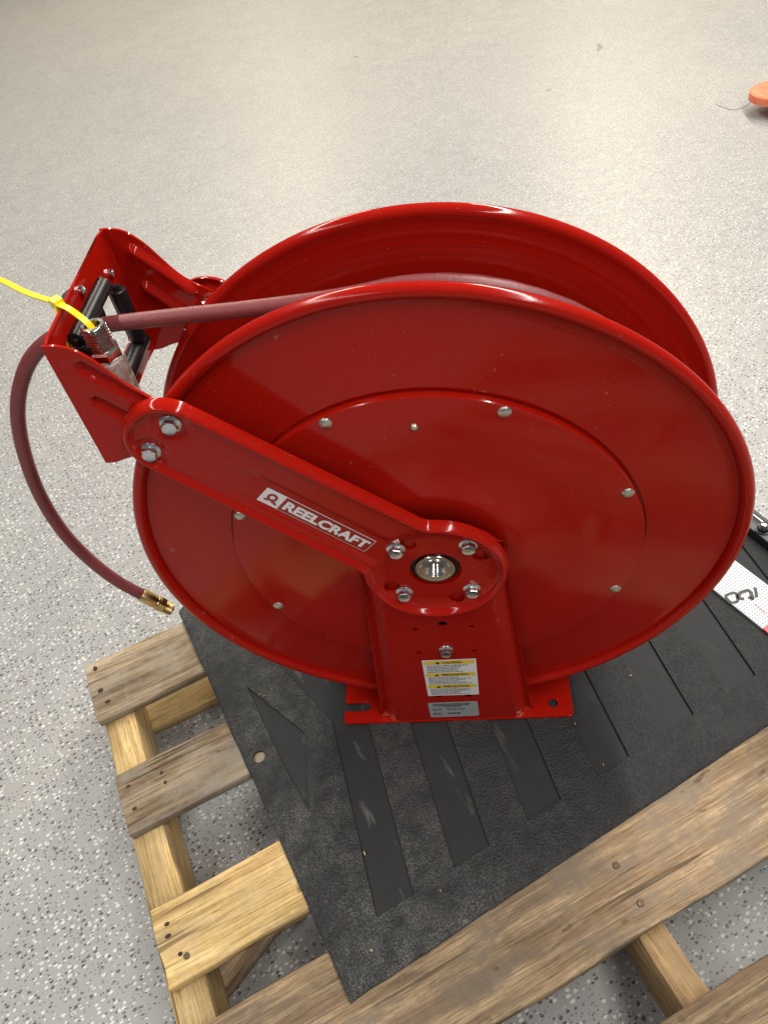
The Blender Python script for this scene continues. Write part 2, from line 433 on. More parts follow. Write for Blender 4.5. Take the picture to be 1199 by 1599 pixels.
def sheet(outline, holes, fmap, thick, grid, rings=(), extra=()):
    """flat outline with holes -> triangulated sheet; fmap(u, v, d) gives the 3-D point, thick the offset of its back"""
    loops = [outline]+list(holes)
    pts = []; edges = []
    for L in loops:
        k = len(pts); pts += list(L); edges += [(k+i, k+(i+1) % len(L)) for i in range(len(L))]
    O = np.array(outline); x0, y0 = O.min(0); x1, y1 = O.max(0)
    cand = []
    nx, ny = max(1, int((x1-x0)/grid)), max(1, int((y1-y0)/grid))
    for i in range(nx+1):
        for j in range(ny+1):
            cand.append((x0+(x1-x0)*(i+0.5*(j % 2))/nx, y0+(y1-y0)*j/ny))
    cand = np.array(cand); rmax = (max(rings) if rings else 0)+grid*0.55
    ok = inside(cand, outline) & (dist_loop(cand, outline) > rmax)
    for h in holes: ok &= ~inside(cand, h) & (dist_loop(cand, h) > grid*0.4)
    cand = [tuple(c) for c in cand[ok]]
    rp = []
    A = (O-np.roll(O, 1, 0)); B = (np.roll(O, -1, 0)-O)
    tn = A/np.maximum(np.linalg.norm(A, axis=1), 1e-9)[:, None]+B/np.maximum(np.linalg.norm(B, axis=1), 1e-9)[:, None]
    tn /= np.maximum(np.linalg.norm(tn, axis=1), 1e-9)[:, None]
    area2 = sum(O[i][0]*O[(i+1) % len(O)][1]-O[(i+1) % len(O)][0]*O[i][1] for i in range(len(O)))
    nrm = np.c_[-tn[:, 1], tn[:, 0]]*(1 if area2 > 0 else -1)
    for r in rings:
        q = O+nrm*r; k = inside(q, outline) & (dist_loop(q, outline) > r*0.93)
        for h in holes: k &= ~inside(q, h) & (dist_loop(q, h) > 0.0015)
        rp += [tuple(c) for c in q[k]]
    ex = []
    if len(extra):
        q = np.array(extra); k = inside(q, outline) & (dist_loop(q, outline) > 0.001)
        for h in holes: k &= ~inside(q, h) & (dist_loop(q, h) > 0.0005)
        ex = [tuple(c) for c in q[k]]
    allp = [Vector(p) for p in pts+rp+cand+ex]
    r = geometry.delaunay_2d_cdt(allp, edges, [], 0, 1e-6)
    PV = np.array([tuple(v) for v in r[0]]); FC = [tuple(f) for f in r[2]]
    cen = np.array([PV[list(f)].mean(0) for f in FC])
    keep = inside(cen, outline)
    for h in holes: keep &= ~inside(cen, h)
    FC = [f for f, k in zip(FC, keep) if k]
    D = dist_loop(PV, outline)
    V = [Vector(fmap(u, v, d)) for (u, v), d in zip(PV, D)]
    n = len(V)
    if thick is None: return V, FC
    V += [v+Vector(thick) for v in V]
    cnt = {}
    for f in FC:
        for i in range(3):
            a, b_ = f[i], f[(i+1) % 3]; key = (min(a, b_), max(a, b_))
            cnt.setdefault(key, []).append((a, b_))
    F = list(FC)+[tuple(reversed([i+n for i in f])) for f in FC]
    for key, e in cnt.items():
        if len(e) == 1:
            a, b_ = e[0]; F.append((b_, a, a+n, b_+n))
    return V, F
def smooth(t): t = max(0.0, min(1.0, t)); return t*t*(3-2*t)

# ------------------------------------------------------------------ floor
NX = 2
fl = mk('floor', [(-9, -7, 0), (9, -7, 0), (9, 16, 0), (-9, 16, 0)], [(0, 1, 2, 3)], 'floor', smooth=False, fix=False)
fl['kind'] = 'structure'
def scuff(pts, w, col, nm):
    P = catmull([(x, y, 0.0008) for x, y in pts], 8); V = []; F = []
    for i, p in enumerate(P):
        t = (P[min(i+1, len(P)-1)]-P[max(i-1, 0)]).normalized(); s = Vector((-t.y, t.x, 0))
        ww = w*(0.35+0.65*math.sin(PI*(i+0.5)/len(P)))*(0.8+0.4*random.random())
        V += [p+s*ww/2, p-s*ww/2]
    for i in range(len(P)-1): F.append((2*i, 2*i+1, 2*i+3, 2*i+2))
    return mk(nm, V, F, col, fl, smooth=False, fix=False)
MAT['scuff_dark'] = simple('scuff_dark', (0.20, 0.195, 0.19), 0.5)[0]
MAT['scuff_pale'] = simple('scuff_pale', (0.37, 0.36, 0.345), 0.5)[0]
scuff([(0.844, 2.085), (0.875, 2.035), (0.905, 2.035), (0.941, 2.065)], 0.006, 'scuff_dark', 'scuff_mark')
scuff([(-0.603, 2.91), (-0.575, 2.75), (-0.52, 2.48), (-0.50, 2.47)], 0.006, 'scuff_pale', 'scratch')
scuff([(0.575, 2.70), (0.59, 2.74), (0.585, 2.78)], 0.016, 'scuff_dark', 'scuff_mark')
scuff([(0.355, 2.394), (0.375, 2.394)], 0.014, 'scuff_dark', 'scuff_mark')
scuff([(-0.36, 3.05), (-0.345, 3.045)], 0.014, 'scuff_dark', 'scuff_mark')

# ------------------------------------------------------------------ pallet
PYAW = math.radians(27.7614)
U = Vector((math.cos(PYAW), math.sin(PYAW), 0)); W = Vector((-math.sin(PYAW), math.cos(PYAW), 0))
DECK = 0.1205
pallet = empty('wooden_pallet', (0, 0, 0), 'weathered wooden pallet of grey and yellow boards on the speckled floor', 'pallet')
pallet.rotation_euler = (0, 0, PYAW)
def board_vf(L, Wd, T, seed, rough=1.0, bev=0.0025, wane=None):
    rnd = random.Random(seed); ns = max(10, int(L/0.025)); V = []; F = []
    sec = []
    hw, ht = Wd/2, T/2
    for sx, sy in ((1, 1), (-1, 1), (-1, -1), (1, -1)):
        for k in range(3):
            a = math.atan2(sy, sx)-PI/4+k*PI/4
            sec.append((sx*(hw-bev)+bev*math.cos(a), sy*(ht-bev)+bev*math.sin(a)))
    # extra points over the faces
    full = []
    for i, p in enumerate(sec):
        full.append(p); q = sec[(i+1) % 12]
        d = math.hypot(q[0]-p[0], q[1]-p[1])
        if d > 0.03:
            for j in range(1, 4): full.append((p[0]+(q[0]-p[0])*j/4, p[1]+(q[1]-p[1])*j/4))
    m = len(full); so = seed*7.31
    for i in range(ns+1):
        x = -L/2+L*i/ns
        for k, (y, z) in enumerate(full):
            e = noise.noise((x*9+so, y*14, z*40+so))*0.0026*rough
            e2 = noise.noise((x*45+so, y*60, z*60))*0.0013*rough
            edge = 1.0 if abs(y) > hw*0.9 else 0.25
            xx = x+(noise.noise((y*60, z*60, so+i))*0.0022*rough if i in (0, ns) else 0)
            yy = y+math.copysign(1, y)*(e*1.1+e2)*edge
            zz = z+(noise.noise((x*5+so, y*9, 3.3))*0.0010+e2*0.5)*rough
            if wane:
                s, amt = wane; c = smooth((y*s/hw-0.30)/0.7)*(0.6+0.4*noise.noise((x*4+so, 1, 2)))
                if z > 0: zz -= c*amt
            V.append((xx, yy, zz))
    for i in range(ns):
        for k in range(m):
            a, b_ = i*m+k, i*m+(k+1) % m; F.append((a, b_, b_+m, a+m))
    F.append(tuple(reversed(range(m)))); F.append(tuple(ns*m+k for k in range(m)))
    return V, F
def board(name, u0, u1, v0, v1, z0, z1, mat, seed, along='u', rot=0.0, rough=1.0, label=None, wane=None):
    L, Wd = (u1-u0, v1-v0) if along == 'u' else (v1-v0, u1-u0)
    V, F = board_vf(L, Wd, z1-z0, seed, rough, wane=wane)
    o = mk(name, V, F, mat, pallet, ang=50)
    o.location = ((u0+u1)/2, (v0+v1)/2, (z0+z1)/2)
    o.rotation_euler = (0, 0, rot+(0 if along == 'u' else PI/2))
    if label: o['label'] = label
    return o
TB = 0.0165
b1 = board('deck_board', -0.4475, 0.535, 0.2265, 0.332, DECK-TB, DECK, 'wood_grey', 11, label='grey weathered deck board farthest back')
b2 = board('deck_board', -0.4405, 0.535, 0.0475, 0.1350, DECK-TB, DECK+0.001, 'wood_grey', 12, label='grey weathered deck board second from the back')
b3 = board('deck_board', -0.4370, 0.535, -0.1345, -0.0450, DECK-TB, DECK, 'wood_yellow', 13, rot=0.012, label='fresh yellow pine deck board')
b4 = board('deck_board', -0.4350, 0.535, -0.3260, -0.1870, DECK-TB, DECK+0.0005, 'wood_brown', 14, label='wide brown deck board along the mat edge')
b5 = board('deck_board', -0.4350, 0.535, -0.5300, -0.3965, DECK-TB, DECK+0.001, 'wood_brown', 15)
b6 = board('deck_board', -0.4350, 0.535, -0.6950, -0.6050, DECK-TB, DECK, 'wood_grey', 16)
b7 = board('deck_board', -0.4350, 0.535, -0.8860, -0.7750, DECK-TB, DECK, 'wood_grey', 17)
S0, S1 = 0.018, DECK-TB-0.0004
board('stringer', -0.4445, -0.4010, -0.880, 0.326, S0+0.0004, S1, 'wood_yellow', 21, 'v', wane=(1, 0.006), label='yellow outer stringer under the left board ends')
board('stringer', 0.0310, 0.0660, -0.880, 0.326, S0+0.0004, S1, 'wood_tan', 22, 'v')
board('stringer', 0.4950, 0.5320, -0.880, 0.326, S0+0.0004, S1, 'wood_tan', 23, 'v')
board('bottom_board', -0.4400, 0.533, 0.2480, 0.330, 0.0005, S0, 'wood_yellow', 31)
ob = board('bottom_board', -0.4050, -0.2650, -0.1180, -0.0800, 0.0005, S0, 'wood_brown', 32, rot=0.457, rough=1.6, label='broken slanting bottom board')
ob.location = (-0.352, -0.0965, S0/2)
board('bottom_board', -0.4400, 0.533, -0.880, -0.790, 0.0005, S0, 'wood_brown', 33)
def nail(bd, u, v, r=0.0042, hole=False):
    """nail head set in a deck board, given in pallet coordinates"""
    c = bd.location; dx, dy = u-c.x, v-c.y; a = -bd.rotation_euler.z
    x, y = dx*math.cos(a)-dy*math.sin(a), dx*math.sin(a)+dy*math.cos(a)
    zt = DECK-c.z+0.0008
    if hole: prof = [(0, zt+0.0008), (r*0.8, zt+0.0010), (r*1.25, zt-0.003)]
    else: prof = [(0, zt+0.0014), (r*0.8, zt+0.0016), (r, zt+0.0010), (r, zt-0.003)]
    k = random.uniform(0.75, 1.5) if hole else 1
    if hole: prof = [(a*random.uniform(0.6, 0.85), b_) for a, b_ in prof]
    V, F = lathe(prof, 10, org=(x, y, 0), axis='Z')
    V = [Vector((x+(p.x-x)*k, y+(p.y-y)/k, p.z)) for p in V]
    o = mk('nail', V, F, 'dark_hole' if hole else 'nail', bd); clean(o)
for u, v in ((-0.4330, 0.318), (-0.4330, 0.276), (-0.4270, 0.252)): nail(b1, u, v, 0.0045, True)
for u, v in ((-0.4272, 0.1112), (-0.3829, 0.107), (-0.3815, 0.0915), (-0.4261, 0.0774)): nail(b2, u, v, 0.0042, True)
for u, v in ((-0.4222, -0.075), (-0.4241, -0.0881), (-0.4161, -0.1125)): nail(b3, u, v, 0.0038, True)
nail(b3, -0.410, -0.118, 0.0036)
for u, v in ((0.0531, -0.2589), (0.0519, -0.3019)): nail(b4, u, v, 0.0038)
for u, v in ((0.052, -0.428), (0.047, -0.50)): nail(b5, u, v, 0.0045)

# ------------------------------------------------------------------ rubber mat
MYAW = math.radians(30.767)
MU = Vector((math.cos(MYAW), math.sin(MYAW), 0)); MV = Vector((-math.sin(MYAW), math.cos(MYAW), 0))
MT = 0.1262; MTH = 0.0050
mat_o = empty('rubber_mat', (0, 0, 0), 'black leather-grain rubber mat with slanted recesses lying on the pallet', 'mat')
mat_o.rotation_euler = (0, 0, MYAW)
out = [(-0.2765, -0.2285), (0.522, -0.2285), (0.522, 0.375), (-0.258, 0.375), (-0.2755, 0.362)]
out = resample(out, 0.012)
out = [(u+noise.noise((u*30, v*30, 1))*0.0012, v+noise.noise((u*30, v*30, 5))*0.0012) for u, v in out]
slots = []
for k in range(7):
    u0 = -0.2152+0.1002*k; v0, vk, v1 = -0.1725, 0.0674, 0.315
    sl = 0.255; wd = 0.0475
    a = [(u0, v0), (u0+wd, v0), (u0+wd+sl*(vk-v0), vk), (u0+wd+sl*(vk-v0)-0.224*(v1-vk), v1), (u0+sl*(vk-v0)-0.224*(v1-vk), v1), (u0+sl*(vk-v0), vk)]
    if a[2][0] > 0.50: a = [(x, y) for x, y in a]
    if max(x for x, y in a) < 0.515: slots.append(a)
wedge = [(-0.2321, 0.1804), (-0.2190, 0.1450), (-0.1918, 0.0727), (-0.2040, 0.0420), (-0.2301, -0.0267), (-0.2335, 0.0350), (-0.2340, 0.1000)]
slots.append(wedge)
slots = [resample(s, 0.012) for s in slots]
hole = ccirc(-0.2566, 0.0744, 0.0082, 16)
def mfun(u, v, d):
    z = MT+0.0012*noise.noise((u*6, v*6, 2.2))*smooth(d/0.03)
    if d < 0.004: z -= 0.0016*(1-d/0.004)**2
    if -0.17 < u < 0.16 and False: z = MT
    return (u, v, z)
V, F = sheet(out, slots+[hole], mfun, (0, 0, -MTH), 0.013, rings=(0.0015, 0.004))
mk('mat_surface', V, F, 'mat', mat_o, ang=40)
for s in slots:
    def sf(u, v, d): return (u, v, mfun(u, v, 1)[2]-0.0032)
    V, F = sheet(s, [], sf, (0, 0, -0.0014), 0.016)
    mk('recess', V, F, 'mat_smooth', mat_o, ang=40)
# wood splinters scattered on the mat
splint = []
for (u, v) in ((-0.2215, 0.158), (-0.2170, 0.152), (-0.1405, -0.185), (-0.235, -0.198), (0.105, -0.105), (0.205, -0.09), (-0.195, -0.105), (0.10, -0.165), (0.335, -0.045)):
    splint.append((u, v))

# ------------------------------------------------------------------ hose reel
ZC = 0.443; R = 0.29868; RB = 0.0063; WB = 0.1217
ZB = 0.1307
BASE = Vector((0, 0.06, ZB-0.004))
reel = empty('hose_reel', BASE, 'glossy red steel spring-driven hose reel standing on the black mat', 'hose reel')
def rel(V): return [Vector(v)-BASE for v in V]
def part(name, vf, mat, parent=None, ang=35, cl=False, label=None, d=1e-5):
    o = mk(name, rel(vf[0]), vf[1], mat, parent or reel, ang=ang)
    if cl: clean(o, d)
    if label: o['label'] = label
    return o
CEN = (0, 0, ZC)
WP = (-0.00305, -0.00485, 0.00264, -0.00213)
def fwarp(p, r, a):
    w = WP[0]*math.cos(2*a)+WP[1]*math.sin(2*a)+WP[2]*math.cos(3*a)+WP[3]*math.sin(3*a)
    k = min(1.0, r/R)
    return Vector((p.x, p.y-0.01505*p.x-0.01237*p.z+w*k*k*k, p.z))
def disc_prof(s, y0, slope):
    """flange with a rolled bead; s=-1 bead towards -y"""
    rc = R-RB; pr = [(0.045, y0-s*0.0+slope*0.0)]
    f = lambda r: y0-s*0.003+slope*(r-R)
    for r, e in ((0.045, 0), (0.12, 0), (0.1990, 0.0), (0.2000, 0.0025), (0.2032, 0.0025), (0.2038, 0.0), (0.2050, 0.0), (0.25, 0), (0.275, 0)): pr.append((r, f(r)-s*e))
    ri = R-0.0150
    pr.append((ri, f(ri)-0.0)); pr.append((ri+0.0016, f(ri)+s*0.0006))
    for k in range(15):
        a = math.radians(-150+ (330)*k/14) if False else math.radians(200-320*k/14)
        pr.append((rc+RB*math.cos(a), y0+s*RB*math.sin(a)))
    a = math.radians(-120)
    pr.append((ri, f(ri)-s*0.0016))
    if s > 0:      # ripples shaped into the inner face to imitate reflected bands of the coils
        for r in np.arange(0.281, 0.246, -0.0011): pr.append((float(r), f(r)-s*0.0016-0.00009*math.sin(2*PI*r/0.0085)))
    for r in (0.24, 0.20, 0.12, 0.045): pr.append((r, f(r)-s*0.0016))
    return pr[1:]
fd = part('spool_disc', lathe(disc_prof(-1, 0.0, 0.045), 220, closed=True, org=CEN, fn=fwarp), 'red', ang=50, label='front spool disc with rolled rim')
bd = part('spool_disc', lathe(disc_prof(1, WB, -0.012), 220, closed=True, org=CEN), 'red', ang=50, label='rear spool disc with rolled rim')
part('spool_drum', lathe([(0.16, 0.006), (0.16, WB-0.006)], 64, org=CEN), 'red')
# cover plate: slightly proud, with a raised boss round the hub
RCV = 0.2013
cp = [(0.030, -0.0110), (0.060, -0.0110), (0.0620, -0.0118), (0.090, -0.0118), (0.0935, -0.0105), (0.14, -0.0100), (RCV-0.003, -0.0092), (RCV-0.0008, -0.0088), (RCV, -0.0078), (RCV, -0.0024), (RCV-0.004, -0.0010), (0.030, -0.0030)]
cover = part('cover_plate', lathe(cp, 180, closed=True, org=CEN, fn=fwarp), 'red', ang=30)
def dome(r, h, n=14): return lathe([(0, -h), (r*0.5, -h*0.88), (r*0.85, -h*0.5), (r, -h*0.1), (r, 0.0012)], n)
def put(vf, loc, rot=None, parent=None, name='rivet', mat='rivet', ang=40):
    V, F = vf; M = (rot or Matrix.Identity(3))
    V = [M @ Vector(v)+Vector(loc) for v in V]
    return part(name, (V, F), mat, parent, ang=ang, cl=True)
for k in range(8):
    a = math.radians(22.5+45*k)+0.0022; r = 0.1950
    p = fwarp(Vector((r*math.cos(a), -0.0096, r*math.sin(a))), r, a)+Vector(CEN)
    put(dome(0.0058, 0.0022), p, parent=cover)
p = fwarp(Vector((-0.0007, -0.0104, 0.1705)), 0.17, PI/2)+Vector(CEN)
put(dome(0.0036, 0.0028), p, parent=cover)

def hexbolt(s=1.0):
    """flange bolt pointing along -y with its seat at y=0"""
    V = []; F = []
    prof = [(0.0092, 0.0008), (0.0095, 0.0), (0.0092, -0.0010), (0.0074, -0.0022)]
    V1, F1 = lathe(prof, 24)
    rings = []
    for y, rr, n in ((-0.0016, 0.0072, 6), (-0.0066, 0.0072, 6)):
        rings.append([(rr*math.cos(PI/3*k), y, rr*math.sin(PI/3*k)) for k in range(6)])
    V2 = rings[0]+rings[1]
    top = [(0.0058*math.cos(2*PI*k/24), -0.0076, 0.0058*math.sin(2*PI*k/24)) for k in range(24)]
    F2 = [(k, (k+1) % 6, 6+(k+1) % 6, 6+k) for k in range(6)]
    V2 = V2+top
    for k in range(6):
        a = 6+k; b_ = 6+(k+1) % 6; t = [12+(k*4+j) % 24 for j in range(5)]
        F2.append((a, b_, t[4], t[3], t[2], t[1], t[0]))
    dish = [(0.0045*math.cos(2*PI*k/24), -0.0070, 0.0045*math.sin(2*PI*k/24)) for k in range(24)]
    V2 += dish
    F2 += [(12+k, 12+(k+1) % 24, 36+(k+1) % 24, 36+k) for k in range(24)]
    F2.append(tuple(36+k for k in range(24)))
    V, F = join((V1, F1), (V2, F2))
    return [Vector(v)*s for v in V], F
def rotY(a): return Matrix.Rotation(a, 3, 'Y')

# base plate
bx0, bx1, by0, by1 = -0.1495, 0.1440, -0.0272, WB+0.0272
sl = 0.0062
ol = []
ys = -0.0040; yr = WB+0.0040
ol += [(bx1-0.006, by0)]+[(bx1-0.006+0.006*math.sin(a), by0+0.006-0.006*math.cos(a)) for a in np.linspace(0.2, PI/2, 5)]
ol += [(bx1-0.006+0.006*math.cos(a), by1-0.006+0.006*math.sin(a)) for a in np.linspace(0, PI/2, 6)]
ol += [(bx0+0.006-0.006*math.sin(a), by1-0.006+0.006*math.cos(a)) for a in np.linspace(0, PI/2, 6)]
for yc in (yr, ys):
    ol += [(bx0, yc+sl+0.002), (bx0+0.002, yc+sl)]
    ol += [(bx0+0.0285+sl*math.sin(a), yc+sl*math.cos(a)) for a in np.linspace(0, PI, 9)]
    ol += [(bx0+0.002, yc-sl), (bx0, yc-sl-0.002)]
ol += [(bx0+0.005-0.005*math.cos(a), by0+0.005-0.005*math.sin(a)) for a in np.linspace(0, PI/2, 6)]
ol = [(float(a), float(b_)) for a, b_ in ol]
hs = [ccirc(0.1199, -0.0088, 0.0062), ccirc(0.1199, WB+0.0088, 0.0062)]
base = part('base_plate', sheet(ol, hs, lambda u, v, d: (u, v, ZB-(0.0006 if d < 1e-5 else 0)), (0, 0, -0.0036), 0.03, rings=(0.0009,)), 'red', ang=25)

# pedestals (front and rear share a plan; m mirrors front to rear)
def mir(y, m): return y if m == 0 else WB-y
PZ0 = ZB-ZC+0.0004
def ped_half(z): return 0.0712+(0.0962-0.0712)*max(0.0, min(1.0, (0.02-z)/(0.02-PZ0)))
def ped_fold(z): return ped_half(z)-0.0195
pol = []
for t in np.linspace(0, 1, 26): z = PZ0+(0.022-PZ0)*t; pol.append((ped_half(z)-0.0035, z))
pol += [(0.0640, 0.0320), (0.052, 0.046), (0.035, 0.058), (0.0, 0.0640), (-0.035, 0.058), (-0.052, 0.046), (-0.0640, 0.0320)]
for t in np.linspace(1, 0, 26): z = PZ0+(0.022-PZ0)*t; pol.append((-ped_half(z)-0.0035, z))
pol = resample(pol, 0.011)
phol = [ccirc(-0.0015, -0.099, 0.0050, 16)]
for x, z, r in ((-0.0322, -0.1068, 0.0032), (0.0293, -0.1070, 0.0032), (-0.0335, -0.1545, 0.0032), (0.0288, -0.1555, 0.0032), (-0.0210, -0.2545, 0.0050), (0.0156, -0.2560, 0.0050)):
    phol.append(ccirc(x, z, r, 14))
phol.append(ccirc(0, 0, 0.0245, 24))
PF = -0.0262
xtra = []
for z in np.linspace(PZ0+0.004, 0.02, 40):
    for sg in (-1, 1):
        for q in (-0.006, -0.003, -0.0018, -0.0009, 0.0, 0.0009, 0.0018, 0.003, 0.008, 0.0125, 0.0142, 0.0152, 0.0165, 0.0178): xtra.append((sg*(ped_fold(z)+q)-0.0035, float(z)))
def pedmap(m):
    def f(u, z, d):
        x = u+0.0035; e = abs(x)-ped_fold(z)
        if z > 0.022: e = -1
        fall = 0.0
        if e > -0.012:
            q = e/0.0195; qq = min(q, 0.74); fall = 0.0175*(qq+math.sqrt(qq*qq+0.0020))*0.5-0.0045*smooth((q-0.74)/0.24)
        return (u, mir(PF+fall, m), ZC+z)
    return f
ped = []
for m in (0, 1):
    q = part('pedestal', sheet(pol, phol, pedmap(m), (0, 0.0024*(1 if m == 0 else -1), 0), 0.014, rings=(0.0012,), extra=xtra), 'red', ang=40)
    ped.append(q)

# guide arms
s2 = math.sqrt(0.5)
def armxz(a, n): return (-a*s2+n*s2, a*s2+n*s2)
AO = []
RH = 0.0715
t0 = math.asin(0.0490/RH); t1 = math.asin(0.0445/RH)
for a in np.linspace(t0+0.10, 2*PI-t1-0.10, 70): AO.append((RH*math.cos(a), RH*math.sin(a)))
def fil(p0, p1, p2, n=6): return [((1-t)**2*p0[0]+2*t*(1-t)*p1[0]+t*t*p2[0], (1-t)**2*p0[1]+2*t*(1-t)*p1[1]+t*t*p2[1]) for t in np.linspace(0, 1, n)][1:-1]
lo0 = (0.0640, -0.0441); c_lo = (RH*math.cos(t1), -0.0445)
AO += fil(AO[-1], c_lo, lo0)+[lo0]
tipA = 0.3205; RT = 0.037
AO += [(a, -0.0441+0.0022*(a-0.064)/0.22) for a in np.linspace(0.075, tipA-RT, 24)]
cl_ = (tipA-RT, -0.0419+RT)
AO += [(cl_[0]+RT*math.sin(b_), cl_[1]-RT*math.cos(b_)) for b_ in np.linspace(0.1, PI/2, 12)]
cu_ = (tipA-RT, 0.0385-RT)
AO += [(cu_[0]+RT*math.cos(b_), cu_[1]+RT*math.sin(b_)) for b_ in np.linspace(0.06, PI/2, 12)]
AO += [(a, 0.0385+(0.0492-0.0385)*(tipA-RT-a)/(tipA-RT-0.064)) for a in np.linspace(tipA-RT-0.01, 0.064, 24)]
AO += fil(AO[-1], (RH*math.cos(t0), 0.049), AO[0])
AO = resample([(float(a), float(b_)) for a, b_ in AO], 0.0042)
TB1 = (0.2884, 0.0130); TB2 = (0.2887, -0.0254)
ahol = [ccirc(-0.0005, 0.0002, 0.0258, 32)]
def xz_an(x, z): return (-x*s2+z*s2, x*s2+z*s2)
for x, z in ((-0.0217, 0.0409), (0.0458, 0.0179), (-0.0458, -0.0221), (0.0176, -0.0467)):
    a, n_ = xz_an(x, z); ahol.append(ccirc(a, n_, 0.0082, 18))
AY = -0.0290
def arm_h(a, n, d):
    plate = 0.0042
    # dish at the hub, trough behind the sticker
    rr = math.hypot(a, n)
    hub = 1-smooth((rr-0.052)/0.012)
    dn = max(n-0.008, -0.027-n); ta = smooth((0.235-a)/0.06)
    tr = (1-smooth((dn+0.004)/0.008))*ta
    low = max(hub, tr*(1.0 if a > 0.03 else hub))
    if a < 0.03: low = max(low, hub)
    h = plate*(1-low)
    for q in (TB1, TB2):
        e = math.hypot(a-q[0], n-q[1]); h -= 0.0024*(1-smooth((e-0.011)/0.007))
    bw = 0.0050; bh = 0.0100
    e = (d-bw)/0.0054
    hb = bh*math.sqrt(max(0.0, 1-e*e)) if e < 1 else 0.0
    if d < bw: return max(hb, 0)-0.0028*(1-d/bw)
    k = 0.0016; q = hb-h      # smooth maximum where bead runs into the plate
    return h+0.5*(q+math.sqrt(q*q+k*k))-0.5*(math.sqrt(h*h+k*k)-h if False else 0)*0-0.0*k
def armmap(m):
    def f(a, n, d):
        x, z = armxz(a, n); return (x, mir(AY-arm_h(a, n, d), m), ZC+z)
    return f
arms = []
aex = []
for q in (TB1, TB2):
    for r in (0.003, 0.007, 0.011, 0.013, 0.0155, 0.018, 0.021):
        for k in range(18): aex.append((q[0]+r*math.cos(k*PI/9), q[1]+r*math.sin(k*PI/9)))
for a in np.arange(0.055, 0.25, 0.006):
    for n_ in (0.004, 0.006, 0.008, 0.010, 0.012, 0.014, -0.021, -0.023, -0.025, -0.027, -0.029): aex.append((float(a), n_))
for m in (0, 1):
    q = part('guide_arm', sheet(AO, ahol, armmap(m), (0, 0.0022*(1 if m == 0 else -1), 0), 0.006, rings=(0.0005, 0.0012, 0.0022, 0.0035, 0.005, 0.0064, 0.0077, 0.0088, 0.0096, 0.0104, 0.0115, 0.013), extra=aex), 'red', ang=60)
    arms.append(q)
# tip bolts, hub bolts, pedestal bolt
for i, q in enumerate((TB1, TB2)):
    x, z = armxz(*q)
    put(hexbolt(1.0), (x, AY-0.0020, ZC+z), rotY(0.3+0.5*i), arms[0], 'bolt', 'zinc', 30)
for k, a in enumerate((135, 45, 225, 315)):
    a = math.radians(a)-0.0097; r = 0.0487
    put(hexbolt(1.0), (r*math.cos(a), AY-0.0002, ZC+r*math.sin(a)), rotY(0.25+0.37*k), arms[0], 'bolt', 'zinc', 30)
put(hexbolt(0.9), (-0.0021, PF-0.0002, ZC-0.1500), rotY(0.52), ped[0], 'bolt', 'zinc', 30)
RX = Matrix.Rotation(PI, 3, 'Z')
for q in (TB1, TB2):   # nuts / bolt ends on the inside of the rear arm
    x, z = armxz(*q)
    V = lathe([(0.0062, 0.004), (0.0062, -0.012), (0.0050, -0.0135), (0, -0.0135)], 16)
    nut = lathe([(0.0105, 0.0), (0.0105, -0.0060), (0.0090, -0.0072), (0.0, -0.0072)], 6)
    put(join(V, nut), (x, WB+0.0195, ZC+z), None, arms[1], 'bolt', 'zinc', 30)
# swivel inlet in the hub
sw = [(0.0, -0.012), (0.0080, -0.012)]
for k in range(9):
    y = -0.0135-k*0.0017; sw += [(0.0088, y), (0.0079, y-0.0008)]
sw += [(0.0094, -0.0292), (0.0105, -0.0302), (0.0150, -0.0304), (0.0160, -0.0294), (0.0170, -0.0298), (0.0194, -0.0294), (0.0202, -0.0282), (0.0202, -0.008), (0.0, -0.008)]
part('swivel_inlet', lathe(sw, 40, org=CEN), 'nickel', ang=30, cl=True)
part('hub_bushing', lathe([(0.0206, -0.004), (0.0238, -0.004), (0.0238, -0.0255), (0.0206, -0.0255)], 32, closed=True, org=CEN), 'black_plastic')

# ---- printed labels
def text_vf(txt, h, width, bold=0.0, shear=0.0):
    """block text as triangles in the xy plane, centred, fitted to width x height"""
    cu = bpy.data.curves.new('t', 'FONT'); cu.body = txt; cu.size = 1.0; cu.offset = bold; cu.align_x = 'LEFT'; cu.fill_mode = 'FRONT'
    cu.resolution_u = 3
    o = bpy.data.objects.new('t', cu); C.objects.link(o)
    dg = bpy.context.evaluated_depsgraph_get(); me = bpy.data.meshes.new_from_object(o.evaluated_get(dg))
    V = np.array([v.co[:2] for v in me.vertices]); F = [tuple(p.vertices) for p in me.polygons]
    bpy.data.objects.remove(o); bpy.data.curves.remove(cu); bpy.data.meshes.remove(me)
    lo, hi = V.min(0), V.max(0); V = (V-(lo+hi)/2)/(hi-lo)*np.array([width, h])
    V[:, 0] += shear*V[:, 1]
    return [(a, b_) for a, b_ in V], F
def ring2(cx, cy, r0, r1, a0=0, a1=360, n=20):
    V = []; F = []
    for k in range(n+1):
        a = math.radians(a0+(a1-a0)*k/n)
        V += [(cx+r0*math.cos(a), cy+r0*math.sin(a)), (cx+r1*math.cos(a), cy+r1*math.sin(a))]
    for k in range(n): F.append((2*k, 2*k+1, 2*k+3, 2*k+2))
    return V, F
def rect2(x0, x1, y0, y1): return [(x0, y0), (x1, y0), (x1, y1), (x0, y1)], [(0, 1, 2, 3)]
def place2(vf, f): return [Vector(f(u, v)) for u, v in vf[0]], vf[1]
